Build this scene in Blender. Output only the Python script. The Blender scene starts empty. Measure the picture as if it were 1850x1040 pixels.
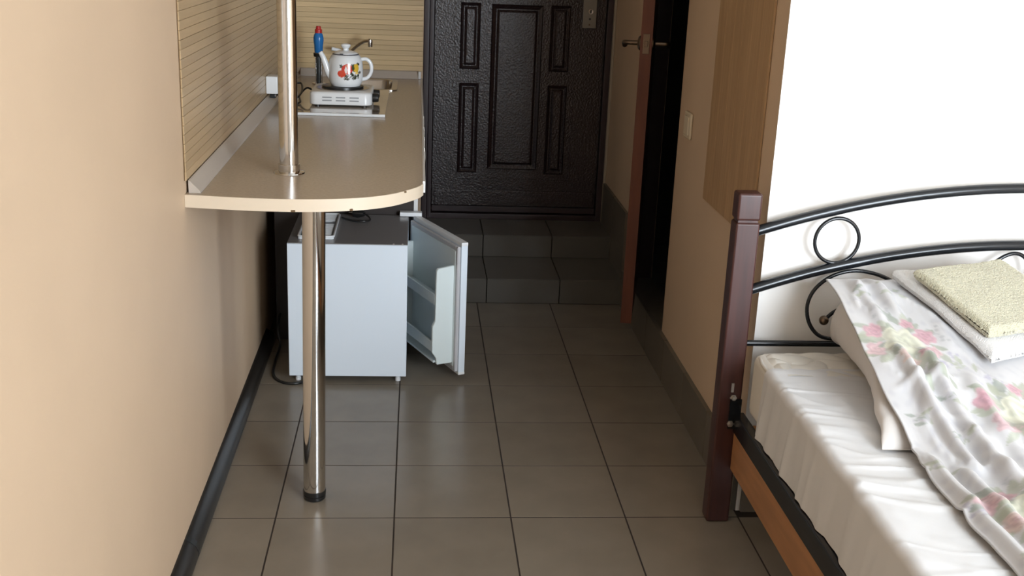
import bpy, bmesh, math, random
import numpy as np
from mathutils import Vector, Matrix, noise as mnoise

random.seed(7)
scene = bpy.context.scene
col = scene.collection

# ------------------------------------------------------------------ camera
F_PX, PITCH, YAW, ROLL = 2044.16, 0.29936, 0.09110, 0.04208
cp, sp, cy, sy = math.cos(PITCH), math.sin(PITCH), math.cos(YAW), math.sin(YAW)
fw = Vector((sy * cp, cy * cp, -sp)); rt = Vector((cy, -sy, 0)); up = rt.cross(fw)
c_, s_ = math.cos(ROLL), math.sin(ROLL)
r2 = rt * c_ + up * s_; u2 = up * c_ - rt * s_
cam_data = bpy.data.cameras.new('camera')
cam = bpy.data.objects.new('camera', cam_data); col.objects.link(cam)
cam.matrix_world = Matrix(((r2.x, u2.x, -fw.x, 0.37709), (r2.y, u2.y, -fw.y, -2.89547), (r2.z, u2.z, -fw.z, 1.58652), (0, 0, 0, 1)))
cam_data.sensor_width = 36.0; cam_data.sensor_fit = 'HORIZONTAL'
cam_data.lens = F_PX / 1850 * 36.0; cam_data.clip_start = 0.02
scene.camera = cam

# ------------------------------------------------------------------ sky and exposure
SKY = 28.0
world = bpy.data.worlds.new('overcast_sky'); scene.world = world; world.use_nodes = True
bg = world.node_tree.nodes.get('Background') or world.node_tree.nodes.new('ShaderNodeBackground')
bg.inputs[0].default_value = (0.86, 0.95, 1.04, 1); bg.inputs[1].default_value = SKY
scene.view_settings.view_transform = 'Standard'; scene.view_settings.look = 'None'
scene.view_settings.gamma = 1.0; scene.view_settings.use_curve_mapping = False
scene.view_settings.exposure = 0.0
# the room's window lies behind the camera, to the right
WX0, WX1, WZ0, WZ1, WY = 1.75, 3.35, 0.50, 2.25, -3.40
pl = bpy.data.lights.new('window_portal', 'AREA'); pl.shape = 'RECTANGLE'
pl.size = WX1 - WX0; pl.size_y = WZ1 - WZ0; pl.cycles.is_portal = True
po = bpy.data.objects.new('window_portal', pl); col.objects.link(po)
po.location = ((WX0 + WX1) / 2, WY + 0.01, (WZ0 + WZ1) / 2); po.rotation_euler = (math.radians(90), 0, 0)

# ------------------------------------------------------------------ helpers
def mat(name, color, rough=0.5, metal=0.0, var=0.0, vscale=8.0, bump=0.0, bscale=60.0, stretch=None, spec=None,
        rand=0.0, color2=None, transm=0.0, coat=0.0, bdist=0.002, attr=None, sheen=0.0, voro=False, alpha=None):
    m = bpy.data.materials.new(name); m.use_nodes = True
    nt = m.node_tree; N = nt.nodes; L = nt.links
    b = N['Principled BSDF']
    b.inputs['Base Color'].default_value = (*color, 1); b.inputs['Roughness'].default_value = rough
    b.inputs['Metallic'].default_value = metal
    if spec is not None: b.inputs['Specular IOR Level'].default_value = spec
    if transm: b.inputs['Transmission Weight'].default_value = transm
    if coat: b.inputs['Coat Weight'].default_value = coat; b.inputs['Coat Roughness'].default_value = 0.08
    if sheen: b.inputs['Sheen Weight'].default_value = sheen
    tc = N.new('ShaderNodeTexCoord'); mp = N.new('ShaderNodeMapping')
    L.new(tc.outputs['Object'], mp.inputs['Vector'])
    if stretch: mp.inputs['Scale'].default_value = stretch
    src = None
    if attr:
        a = N.new('ShaderNodeAttribute'); a.attribute_name = attr; src = a.outputs['Color']
    if var or color2:
        nz = N.new('ShaderNodeTexNoise'); nz.inputs['Scale'].default_value = vscale; nz.inputs['Detail'].default_value = 5
        L.new(mp.outputs['Vector'], nz.inputs['Vector'])
        mx = N.new('ShaderNodeMix'); mx.data_type = 'RGBA'
        c2 = color2 if color2 else tuple(max(0, c * (1 - var)) for c in color)
        rp = N.new('ShaderNodeMapRange'); rp.inputs[1].default_value = 0.35; rp.inputs[2].default_value = 0.65
        L.new(nz.outputs['Fac'], rp.inputs[0]); L.new(rp.outputs[0], mx.inputs[0])
        mx.inputs[6].default_value = (*color, 1); mx.inputs[7].default_value = (*c2, 1)
        if src: L.new(src, mx.inputs[6])
        src = mx.outputs[2]
    if rand:
        oi = N.new('ShaderNodeObjectInfo'); mr = N.new('ShaderNodeMapRange')
        mr.inputs[3].default_value = 1 - rand; mr.inputs[4].default_value = 1 + rand
        L.new(oi.outputs['Random'], mr.inputs[0])
        hv = N.new('ShaderNodeHueSaturation'); L.new(mr.outputs[0], hv.inputs['Value'])
        if src: L.new(src, hv.inputs['Color'])
        else: hv.inputs['Color'].default_value = (*color, 1)
        src = hv.outputs['Color']
    if src: L.new(src, b.inputs['Base Color'])
    if bump:
        if voro:
            nb = N.new('ShaderNodeTexVoronoi'); nb.feature = 'SMOOTH_F1'; out = nb.outputs['Distance']
        else:
            nb = N.new('ShaderNodeTexNoise'); nb.inputs['Detail'].default_value = 3; out = nb.outputs['Fac']
        nb.inputs['Scale'].default_value = bscale; L.new(mp.outputs['Vector'], nb.inputs['Vector'])
        bp = N.new('ShaderNodeBump'); bp.inputs['Strength'].default_value = bump; bp.inputs['Distance'].default_value = bdist
        L.new(out, bp.inputs['Height']); L.new(bp.outputs['Normal'], b.inputs['Normal'])
    return m

def link(name, bm, m, parent=None, smooth=False, loc=None):
    me = bpy.data.meshes.new(name); bm.normal_update(); bm.to_mesh(me); bm.free()
    for x in (m if isinstance(m, (list, tuple)) else [m]): me.materials.append(x)
    if smooth:
        for p in me.polygons: p.use_smooth = True
    o = bpy.data.objects.new(name, me); col.objects.link(o)
    if parent: o.parent = parent
    if loc is not None: o.location = loc
    return o

def autosmooth(o, ang=40):
    me = o.data
    for p in me.polygons: p.use_smooth = True
    me.set_sharp_from_angle(angle=math.radians(ang)); return o

def harden(o):
    w = o.modifiers.new('weighted_normal', 'WEIGHTED_NORMAL'); w.keep_sharp = True; return o

def empty(name, loc=(0, 0, 0), rz=0.0):
    o = bpy.data.objects.new(name, None); col.objects.link(o); o.location = loc; o.rotation_euler = (0, 0, rz); return o

def tag(o, label, cat, group=None):
    o['label'] = label; o['category'] = cat
    if group: o['group'] = group
    return o

def struct(o, label, cat):
    o['kind'] = 'structure'; o['label'] = label; o['category'] = cat; return o

def add_box(bm, a, b, bev=0.0, seg=2, mi=0):
    x0, y0, z0 = (min(a[i], b[i]) for i in range(3)); x1, y1, z1 = (max(a[i], b[i]) for i in range(3))
    t = bmesh.new()
    vs = [t.verts.new(p) for p in ((x0,y0,z0),(x1,y0,z0),(x1,y1,z0),(x0,y1,z0),(x0,y0,z1),(x1,y0,z1),(x1,y1,z1),(x0,y1,z1))]
    for f in ((3,2,1,0),(4,5,6,7),(0,1,5,4),(1,2,6,5),(2,3,7,6),(3,0,4,7)): t.faces.new([vs[i] for i in f]).material_index = mi
    if bev: bmesh.ops.bevel(t, geom=t.edges[:], offset=bev, segments=seg, profile=0.5, affect='EDGES')
    merge(bm, t); return bm

def merge(bm, t, M=None):
    if M is not None: bmesh.ops.transform(t, matrix=M, verts=t.verts)
    me = bpy.data.meshes.new('tmp'); t.to_mesh(me); t.free(); bm.from_mesh(me); bpy.data.meshes.remove(me)

def box(name, a, b, m, parent=None, bev=0.0, seg=2):
    bm = bmesh.new(); add_box(bm, a, b, bev, seg)
    o = link(name, bm, m, parent)
    if bev and seg > 1:
        autosmooth(o); w = o.modifiers.new('weighted_normal', 'WEIGHTED_NORMAL'); w.keep_sharp = True
    return o

def add_prism(bm, pts, axis, a, b, mi=0):
    """extrude polygon pts (2D) along axis ('x','y','z') from a to b"""
    def P(p, t): return {'z': (p[0], p[1], t), 'y': (p[0], t, p[1]), 'x': (t, p[0], p[1])}[axis]
    A = [bm.verts.new(P(p, a)) for p in pts]; B = [bm.verts.new(P(p, b)) for p in pts]
    n = len(pts); fs = [bm.faces.new(A), bm.faces.new(B[::-1])]
    for i in range(n): fs.append(bm.faces.new((A[i], B[i], B[(i+1) % n], A[(i+1) % n])))
    for f in fs: f.material_index = mi
    bmesh.ops.recalc_face_normals(bm, faces=fs)
    return fs

def add_lathe(bm, prof, center=(0, 0, 0), seg=32, M=None):
    t = bmesh.new(); rings = []
    for r, z in prof:
        if r < 1e-6: rings.append([t.verts.new((0, 0, z))])
        else: rings.append([t.verts.new((r*math.cos(2*math.pi*i/seg), r*math.sin(2*math.pi*i/seg), z)) for i in range(seg)])
    for A, B in zip(rings, rings[1:]):
        for i in range(seg):
            j = (i+1) % seg
            if len(A) == 1 and len(B) == 1: continue
            if len(A) == 1: t.faces.new((A[0], B[j], B[i]))
            elif len(B) == 1: t.faces.new((A[i], A[j], B[0]))
            else: t.faces.new((A[i], A[j], B[j], B[i]))
    bmesh.ops.recalc_face_normals(t, faces=t.faces[:])
    merge(bm, t, Matrix.Translation(center) @ (M or Matrix()))

def lathe(name, prof, center, m, parent=None, seg=32, M=None):
    bm = bmesh.new(); add_lathe(bm, prof, center, seg, M)
    return autosmooth(link(name, bm, m, parent), 35)

def smooth_path(pts, n=6):
    pts = [Vector(p) for p in pts]; out = []
    for i in range(len(pts)-1):
        p0 = pts[max(i-1, 0)]; p1 = pts[i]; p2 = pts[i+1]; p3 = pts[min(i+2, len(pts)-1)]
        for k in range(n):
            t = k/n
            out.append(0.5*((2*p1)+(p2-p0)*t+(2*p0-5*p1+4*p2-p3)*t*t+(3*p1-p0-3*p2+p3)*t**3))
    out.append(pts[-1]); return out

def add_tube(bm, pts, r, seg=10, closed=False):
    pts = [Vector(p) for p in pts]; n = len(pts); rs = r if isinstance(r, (list, tuple)) else [r]*n
    rings = []; prev = None
    for i, p in enumerate(pts):
        if closed: d = pts[(i+1) % n]-pts[i-1]
        else: d = pts[min(i+1, n-1)]-pts[max(i-1, 0)]
        d.normalize()
        if prev is None:
            a = Vector((0, 0, 1)) if abs(d.z) < 0.9 else Vector((0, 1, 0))
            u = d.cross(a).normalized()
        else: u = (prev-d*prev.dot(d)).normalized()
        prev = u; v = d.cross(u)
        rings.append([bm.verts.new(p+(u*math.cos(2*math.pi*k/seg)+v*math.sin(2*math.pi*k/seg))*rs[i]) for k in range(seg)])
    fs = []
    m = n if closed else n-1
    for i in range(m):
        A, B = rings[i], rings[(i+1) % n]
        off = 0
        if closed and i == n-1:
            off = min(range(seg), key=lambda o: (A[0].co-B[o].co).length)
        for k in range(seg):
            fs.append(bm.faces.new((A[k], A[(k+1) % seg], B[(k+1+off) % seg], B[(k+off) % seg])))
    if not closed:
        fs.append(bm.faces.new(rings[0][::-1])); fs.append(bm.faces.new(rings[-1]))
    bmesh.ops.recalc_face_normals(bm, faces=fs)

def tube(name, pts, r, m, parent=None, seg=10, closed=False):
    bm = bmesh.new(); add_tube(bm, pts, r, seg, closed); return autosmooth(link(name, bm, m, parent), 50)

def copy_to(o, parent, loc=None):
    c = o.copy(); col.objects.link(c); c.parent = parent
    if loc is not None: c.location = loc
    return c

def fbm(x, y, z=0.0, s=1.0, o=3):
    return mnoise.fractal(Vector((x*s, y*s, z*s)), 1.0, 2.0, o)

def grid_mesh(name, X, Y, Z, m, parent=None, cols=None, closed_u=False):
    """X,Y,Z arrays (nu,nv) -> smooth quad mesh"""
    nu, nv = X.shape
    verts = np.stack([X, Y, Z], -1).reshape(-1, 3)
    faces = []
    for i in range(nu if closed_u else nu-1):
        i2 = (i+1) % nu
        for j in range(nv-1): faces.append((i*nv+j, i2*nv+j, i2*nv+j+1, i*nv+j+1))
    me = bpy.data.meshes.new(name); me.from_pydata(verts.tolist(), [], faces); me.materials.append(m)
    me.polygons.foreach_set('use_smooth', [True]*len(me.polygons))
    if cols is not None:
        at = me.color_attributes.new('print', 'FLOAT_COLOR', 'POINT')
        c4 = np.ones((len(verts), 4), np.float32); c4[:, :3] = cols.reshape(-1, 3)
        at.data.foreach_set('color', c4.ravel())
    me.update()
    o = bpy.data.objects.new(name, me); col.objects.link(o)
    if parent: o.parent = parent
    return o

# ------------------------------------------------------------------ materials
M_PEACH = mat('peach_paint', (0.625, 0.465, 0.32), 0.55, var=0.05, vscale=3, bump=0.08, bscale=180)
M_WHITE = mat('white_paint', (0.86, 0.83, 0.79), 0.6, bump=0.05, bscale=200)
M_CEIL = mat('ceiling_white', (0.64, 0.61, 0.57), 0.7)
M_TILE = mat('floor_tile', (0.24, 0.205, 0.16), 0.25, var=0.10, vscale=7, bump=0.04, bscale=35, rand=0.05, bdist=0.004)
M_GROUT = mat('grout', (0.030, 0.019, 0.012), 0.85, var=0.4, vscale=14)
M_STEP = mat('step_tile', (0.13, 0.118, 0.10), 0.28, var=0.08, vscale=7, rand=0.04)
M_SKIRT = mat('skirting_tile', (0.15, 0.128, 0.10), 0.35, var=0.1, rand=0.05)
M_BB = mat('dark_skirting', (0.020, 0.017, 0.015), 0.32, var=0.2)
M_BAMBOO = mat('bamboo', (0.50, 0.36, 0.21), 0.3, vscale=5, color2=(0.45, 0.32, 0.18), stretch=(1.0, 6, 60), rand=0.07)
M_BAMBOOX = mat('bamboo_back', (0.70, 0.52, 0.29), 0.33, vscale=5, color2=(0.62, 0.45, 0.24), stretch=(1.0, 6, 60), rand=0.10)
M_BACKING = mat('panel_backing', (0.22, 0.14, 0.065), 0.8)
M_VENEER = mat('veneer', (0.46, 0.295, 0.155), 0.45, vscale=5, color2=(0.38, 0.24, 0.12), stretch=(9, 14, 0.7))
M_TOP = mat('worktop_laminate', (0.50, 0.415, 0.325), 0.22, var=0.10, vscale=130)
M_EDGE = mat('worktop_edge', (0.74, 0.63, 0.49), 0.4)
M_STRIP = mat('plastic_strip', (0.50, 0.44, 0.38), 0.35)
M_CHROME = mat('chrome', (0.70, 0.69, 0.675), 0.09, metal=1.0)
M_STEEL = mat('stainless', (0.55, 0.52, 0.48), 0.25, metal=1.0)
M_BLACKP = mat('black_plastic', (0.012, 0.012, 0.012), 0.3)
M_WENGE = mat('dark_cabinet', (0.022, 0.014, 0.011), 0.5)
M_CABW = mat('cabinet_white', (0.75, 0.75, 0.74), 0.35)
M_FRIDGE = mat('fridge_enamel', (0.76, 0.84, 0.92), 0.4, bump=0.03, bscale=300)
M_FTOP = mat('fridge_top_painted_reflection', (0.26, 0.25, 0.245), 0.18)  # grey tone stands in for the dark reflection on the white fridge's top
M_LINER = mat('fridge_liner', (0.72, 0.80, 0.80), 0.28)
M_GASKET = mat('gasket', (0.52, 0.52, 0.54), 0.5)
M_DOOR = mat('hammered_door', (0.020, 0.010, 0.011), 0.27, bump=1.0, bscale=105, bdist=0.0026, spec=0.65)
M_DOORF = mat('door_frame', (0.035, 0.020, 0.022), 0.35)
M_BATHD = mat('bath_door_edge', (0.135, 0.038, 0.017), 0.6, var=0.25, vscale=5, stretch=(8, 8, 0.8))
M_BATHF = mat('bath_door_face', (0.09, 0.03, 0.017), 0.4, var=0.25, vscale=5, stretch=(8, 8, 0.8))
M_BRONZE = mat('bronze', (0.14, 0.10, 0.07), 0.3, metal=1.0)
M_BATH = mat('bathroom_painted_dark', (0.02, 0.02, 0.022), 0.6)  # near-black base colour stands in for the darkness inside the bathroom
M_SWITCH = mat('switch_cream', (0.66, 0.57, 0.42), 0.35)
M_BEDW = mat('bed_wood', (0.060, 0.019, 0.015), 0.42, var=0.3, vscale=6, stretch=(9, 9, 0.8))
M_BEDM = mat('bed_metal', (0.006, 0.0075, 0.010), 0.22)
M_BOARD = mat('bed_board', (0.42, 0.20, 0.085), 0.5, var=0.2, vscale=5, stretch=(8, 0.8, 8))
M_ZINC = mat('zinc_bolt', (0.55, 0.53, 0.5), 0.35, metal=1.0)
M_MATT = mat('mattress', (0.70, 0.67, 0.61), 0.8, bump=0.2, bscale=90)
M_SHEET = mat('sheet', (0.66, 0.66, 0.665), 0.75, bump=0.15, bscale=22, bdist=0.004)
M_PILLOW = mat('pillow', (0.64, 0.61, 0.585), 0.8, bump=0.15, bscale=20, bdist=0.004)
M_COVER = mat('floral_satin', (0.8, 0.8, 0.8), 0.42, attr='print', sheen=0.2)
M_TOWW = mat('white_terry', (0.66, 0.645, 0.625), 0.95, bump=0.9, bscale=420, bdist=0.004, sheen=0.4)
M_TOWY = mat('yellow_terry', (0.60, 0.565, 0.40), 0.95, bump=1.0, bscale=330, bdist=0.006, sheen=0.4, var=0.18, vscale=220)
M_ENAMEL = mat('enamel', (0.80, 0.82, 0.83), 0.14, attr='print', coat=0.4)
M_ENAMELW = mat('enamel_white', (0.80, 0.82, 0.83), 0.14, coat=0.4)
M_STOVE = mat('stove_white', (0.80, 0.81, 0.81), 0.25)
M_SLOT = mat('vent_slot', (0.32, 0.33, 0.34), 0.6)
M_BLUE = mat('blue_bottle', (0.025, 0.19, 0.52), 0.25)
M_RED = mat('red_cap', (0.55, 0.03, 0.025), 0.35)
M_GLASSB = mat('glossy_board', (0.47, 0.39, 0.30), 0.05, coat=1.0)
M_WPL = mat('white_plastic', (0.82, 0.84, 0.85), 0.3)

# ------------------------------------------------------------------ structure
XL, XR, YW, YB, CEIL = -0.211, 1.335, 0.04, 2.62, 2.60
T = 0.333
RX1, RY0 = 4.0, WY
# floor: grout slab + individual tiles
fl = box('floor', (XL-0.15, RY0-0.1, -0.10), (RX1+0.1, 2.0, -0.0006), M_GROUT)
struct(fl, 'grey-beige glazed square tile floor with dark joints', 'floor')
proto = {}
def tile_obj(name, sx, sy, sz, m, parent, loc, bev=0.0005):
    key = (name, round(sx, 3), round(sy, 3), round(sz, 3), m.name)
    if key not in proto:
        o = box(name, (-sx/2, -sy/2, -sz/2), (sx/2, sy/2, sz/2), m, parent, bev, 1); o.location = loc; proto[key] = o
        return o
    return copy_to(proto[key], parent, loc)
J = 0.0044
def cuts(a, b, off=0.0):
    k0 = math.floor((a-off)/T); out = []
    k = k0
    while off+k*T < b:
        lo, hi = max(a, off+k*T), min(b, off+(k+1)*T)
        if hi-lo > 0.012: out.append((lo, hi))
        k += 1
    return out
for (x0, x1) in cuts(XL, RX1):
    for (y0, y1) in cuts(RY0, 1.99):
        if x0 > XR-0.01 and y0 > YW: continue
        xx1 = min(x1, XR+0.002) if (y1 > YW+0.05 and x0 < XR) else x1
        if xx1-x0 < 0.02: continue
        tile_obj('tile', xx1-x0-J, y1-y0-J, 0.008, M_TILE, fl, ((x0+xx1)/2, (y0+y1)/2, -0.004+random.uniform(-0.0002, 0.0002)))

# entry steps
S1Y, S2Y, S1Z, S2Z = 1.99, 2.36, 0.115, 0.223
bm = bmesh.new()
add_box(bm, (XL, S1Y+0.009, -0.1), (XR, 2.8, S1Z-0.009)); add_box(bm, (XL, S2Y+0.009, S1Z-0.02), (XR, 2.8, S2Z-0.009))
st = link('floor_steps', bm, M_GROUT); struct(st, 'two low tiled steps leading up to the entry door', 'steps')
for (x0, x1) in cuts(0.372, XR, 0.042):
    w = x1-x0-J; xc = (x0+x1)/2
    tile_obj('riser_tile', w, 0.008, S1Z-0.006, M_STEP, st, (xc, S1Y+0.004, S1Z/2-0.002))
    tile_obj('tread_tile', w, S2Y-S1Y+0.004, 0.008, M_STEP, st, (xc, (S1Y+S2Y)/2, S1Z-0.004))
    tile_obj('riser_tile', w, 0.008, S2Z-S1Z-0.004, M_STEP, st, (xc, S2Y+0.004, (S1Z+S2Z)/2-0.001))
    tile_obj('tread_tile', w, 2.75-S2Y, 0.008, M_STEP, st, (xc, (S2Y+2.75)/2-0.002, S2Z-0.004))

# walls
struct(box('wall_left', (XL-0.15, RY0-0.1, -0.1), (XL, YB+0.25, CEIL), M_PEACH), 'peach painted wall on the left', 'wall')
bm = bmesh.new(); add_box(bm, (XR, YW, -0.1), (RX1+0.1, YW+0.11, CEIL))
for f in bm.faces:
    if f.calc_center_median().x < XR+1e-4: f.material_index = 1
struct(link('wall_bed', bm, [M_WHITE, M_PEACH]), 'bright white wall behind the bed headboard', 'wall')
DY0, DY1, DZ0, DZ1 = 1.165, 1.877, 0.158, 2.12
bm = bmesh.new()
for a, b in (((XR, YW+0.11, -0.1), (XR+0.1, DY0, CEIL)), ((XR, DY1, -0.1), (XR+0.1, 2.86, CEIL)), ((XR, DY0, DZ1), (XR+0.1, DY1, CEIL)), ((XR, DY0, -0.1), (XR+0.1, DY1, DZ0))):
    add_box(bm, a, b)
struct(link('wall_right', bm, M_PEACH), 'shaded peach wall with the bathroom doorway on the right', 'wall')
struct(box('wall_back', (XL-0.15, YB, -0.1), (0.408, YB+0.25, CEIL), M_PEACH), 'kitchen end wall behind the bamboo panel', 'wall')
bm = bmesh.new(); add_box(bm, (0.408, 2.77, -0.1), (XR+0.1, 2.87, CEIL)); add_box(bm, (0.408, 2.68, 2.25), (XR, 2.78, CEIL))
struct(link('wall_entry', bm, M_PEACH), 'wall around the dark entry door', 'wall')
struct(box('wall_side', (RX1, RY0-0.1, -0.1), (RX1+0.1, YW+0.11, CEIL), M_PEACH), 'peach side wall beyond the bed outside the picture', 'wall')
bm = bmesh.new()
for a, b in (((XL, RY0-0.1, -0.1), (WX0, RY0, CEIL)), ((WX1, RY0-0.1, -0.1), (RX1, RY0, CEIL)), ((WX0, RY0-0.1, -0.1), (WX1, RY0, WZ0)), ((WX0, RY0-0.1, WZ1), (WX1, RY0, CEIL))):
    add_box(bm, a, b)
struct(link('wall_window', bm, M_WHITE), 'window wall behind the camera', 'wall')
struct(box('ceiling', (XL-0.15, RY0-0.1, CEIL), (RX1+0.1, 2.9, CEIL+0.1), M_CEIL), 'plain white ceiling above the picture', 'ceiling')
wn = empty('window_1', ((WX0+WX1)/2, RY0-0.05, WZ0)); struct(wn, 'open white framed window behind the camera', 'window')
bm = bmesh.new(); hw = (WX1-WX0)/2; hh = WZ1-WZ0
for a, b in (((-hw, -0.03, 0), (-hw+0.05, 0.03, hh)), ((hw-0.05, -0.03, 0), (hw, 0.03, hh)), ((-hw+0.05, -0.03, 0), (hw-0.05, 0.03, 0.05)), ((-hw+0.05, -0.03, hh-0.05), (hw-0.05, 0.03, hh)), ((-0.03, -0.03, 0.05), (0.03, 0.03, hh-0.05))):
    add_box(bm, a, b, 0.004, 1)
link('window_frame', bm, M_CABW, wn)
# bathroom shell
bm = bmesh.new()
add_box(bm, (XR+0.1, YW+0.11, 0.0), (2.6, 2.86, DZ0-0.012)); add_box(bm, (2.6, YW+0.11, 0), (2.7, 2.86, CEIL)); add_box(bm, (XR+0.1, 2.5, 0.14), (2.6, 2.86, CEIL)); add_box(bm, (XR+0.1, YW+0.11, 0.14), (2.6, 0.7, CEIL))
bw = link('wall_bathroom', bm, M_BATH); struct(bw, 'bathroom behind the open door with darkness coloured into its walls', 'wall')
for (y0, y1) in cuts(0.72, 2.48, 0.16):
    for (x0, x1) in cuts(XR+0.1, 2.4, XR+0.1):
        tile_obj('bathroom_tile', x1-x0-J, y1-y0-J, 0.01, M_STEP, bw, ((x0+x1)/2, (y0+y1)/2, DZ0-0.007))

# skirting
bb = empty('baseboard_left', (XL, 0, 0)); struct(bb, 'dark brown plastic skirting along the left wall', 'baseboard')
prof = [(0.0, 0.0), (0.036, 0.0), (0.036, 0.012), (0.029, 0.030), (0.016, 0.041), (0.004, 0.047), (0.0, 0.047)]
for (y0, y1) in ((RY0+0.01, -0.195), (-0.192, 1.47)):
    bm = bmesh.new(); add_prism(bm, prof, 'y', y0, y1); autosmooth(link('skirting_length', bm, M_BB, bb), 50)
bm = bmesh.new(); add_prism(bm, [(p[0]+0.0008, p[1]+0.0008) for p in prof], 'y', -0.206, -0.181); link('joint_clip', bm, M_BLACKP, bb)
br = empty('baseboard_right', (XR, 0, 0)); struct(br, 'grey tile skirting along the right wall', 'baseboard')
for (y0, y1) in cuts(YW, 1.985, 0.055):
    tile_obj('skirting_tile', 0.015, y1-y0-0.003, 0.165, M_SKIRT, br, (-0.0076, (y0+y1)/2, 0.0826))
be = empty('baseboard_entry', (XR, 2.0, 0)); struct(be, 'tall grey tile skirting beside the entry steps', 'baseboard')
for (y0, y1) in ((0.0, 0.33), (0.333, 0.64)):
    tile_obj('skirting_tile', 0.013, y1-y0-0.003, 0.43, M_SKIRT, be, (-0.0066, (y0+y1)/2, 0.2152))
bb2 = empty('baseboard_bed', (XR, YW, 0)); struct(bb2, 'grey tile skirting under the white bed wall', 'baseboard')
for (x0, x1) in cuts(0.0, 2.6, 0.01):
    tile_obj('skirting_tile', x1-x0-0.003, 0.012, 0.10, M_SKIRT, bb2, ((x0+x1)/2, -0.0062, 0.0505))
tr = box('trim_1', (XR-0.012, 2.645, S2Z), (XR, 2.672, 2.25), mat('trim_cream', (0.42, 0.36, 0.27), 0.5), bev=0.003); struct(tr, 'pale corner strip between entry door frame and right wall', 'trim')

# entry door
ed = empty('door_1', (0.43, 2.70, S2Z)); struct(ed, 'dark brown hammered metal entry door with raised panels', 'door')
def eb(name, a, b, m, bev=0.003, par=None):   # coordinates in world, door origin subtracted
    o = ed.location; q = par or ed
    return box(name, [a[i]-o[i] for i in range(3)], [b[i]-o[i] for i in range(3)], m, q, bev)
eb('frame_jamb', (0.41, 2.655, S2Z), (0.436, 2.765, 2.22), M_DOORF); eb('frame_jamb', (0.437, 2.672, S2Z), (0.459, 2.765, 2.22), M_DOORF)
eb('frame_jamb', (1.296, 2.672, S2Z), (XR-0.001, 2.765, 2.22), M_DOORF); eb('frame_head', (0.437, 2.672, 2.19), (1.296, 2.765, 2.245), M_DOORF)
eb('threshold', (0.44, 2.675, S2Z-0.001), (1.30, 2.765, 0.25), M_DOORF)
LF = 2.700
leaf = eb('leaf', (0.461, LF, 0.285), (1.294, 2.76, 2.188), M_DOOR, 0.003)
eb('kick_rail', (0.463, LF-0.004, 0.255), (1.292, 2.75, 0.2845), M_DOORF, 0.002)
eb('bottom_rail', (0.475, LF-0.006, 0.287), (1.282, LF+0.01, 0.368), M_DOOR, 0.004)
def panel(x0, x1, z0, z1):
    o = ed.location; bm = bmesh.new()
    def ring(d, y): return [bm.verts.new((x-o[0], y-o[1], z-o[2])) for x, z in ((x0+d, z0+d), (x1-d, z0+d), (x1-d, z1-d), (x0+d, z1-d))]
    w = 0.016 if x1-x0 < 0.12 else 0.022
    R = [ring(0, LF+0.001), ring(0.006, LF-0.009), ring(w*0.55, LF-0.006), ring(w, LF-0.0005), ring(w+0.004, LF-0.0005), ring(w+0.016, LF-0.011)]
    for A, B in zip(R, R[1:]):
        for i in range(4): bm.faces.new((A[i], A[(i+1) % 4], B[(i+1) % 4], B[i]))
    bm.faces.new(R[-1]); bmesh.ops.recalc_face_normals(bm, faces=bm.faces[:])
    return link('panel', bm, M_DOOR, ed)
for x0, x1 in ((0.585, 0.683), (1.022, 1.120)):
    panel(x0, x1, 0.456, 0.902); panel(x0, x1, 0.968, 1.285); panel(x0, x1, 1.35, 1.80)
panel(0.735, 0.985, 0.476, 1.282); panel(0.735, 0.985, 1.35, 2.05)
# fine bead around the panel field
bm = bmesh.new(); o = ed.location
for a, b in (((0.556, LF-0.004, 0.42), (0.561, LF, 2.1)), ((1.148, LF-0.004, 0.42), (1.153, LF, 2.1)), ((0.561, LF-0.004, 0.42), (1.148, LF, 0.426))):
    add_box(bm, [a[i]-o[i] for i in range(3)], [b[i]-o[i] for i in range(3)])
link('bead', bm, M_DOOR, ed)
lp = eb('lock_plate', (1.178, LF-0.010, 1.184), (1.243, LF, 1.46), mat('lock_steel', (0.25, 0.23, 0.20), 0.45, metal=0.8), 0.002)
def ring_on(name, x, z, r, h, m):
    return lathe(name, [(0, 0), (r, 0), (r*0.9, h), (r*0.5, h), (0, h*0.7)], (x-o[0], LF-0.010-o[1], z-o[2]), m, lp, 20, Matrix.Rotation(math.radians(90), 4, 'X'))
ring_on('keyhole_cover', 1.214, 1.262, 0.014, 0.006, M_STEEL); ring_on('screw', 1.212, 1.227, 0.006, 0.002, M_BLACKP); ring_on('screw', 1.211, 1.200, 0.005, 0.002, M_BRONZE)
eb('keyhole', (1.211, LF-0.0165, 1.255), (1.217, LF-0.012, 1.271), M_BLACKP, 0.0, lp)
for c in list(lp.children): pass

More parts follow.
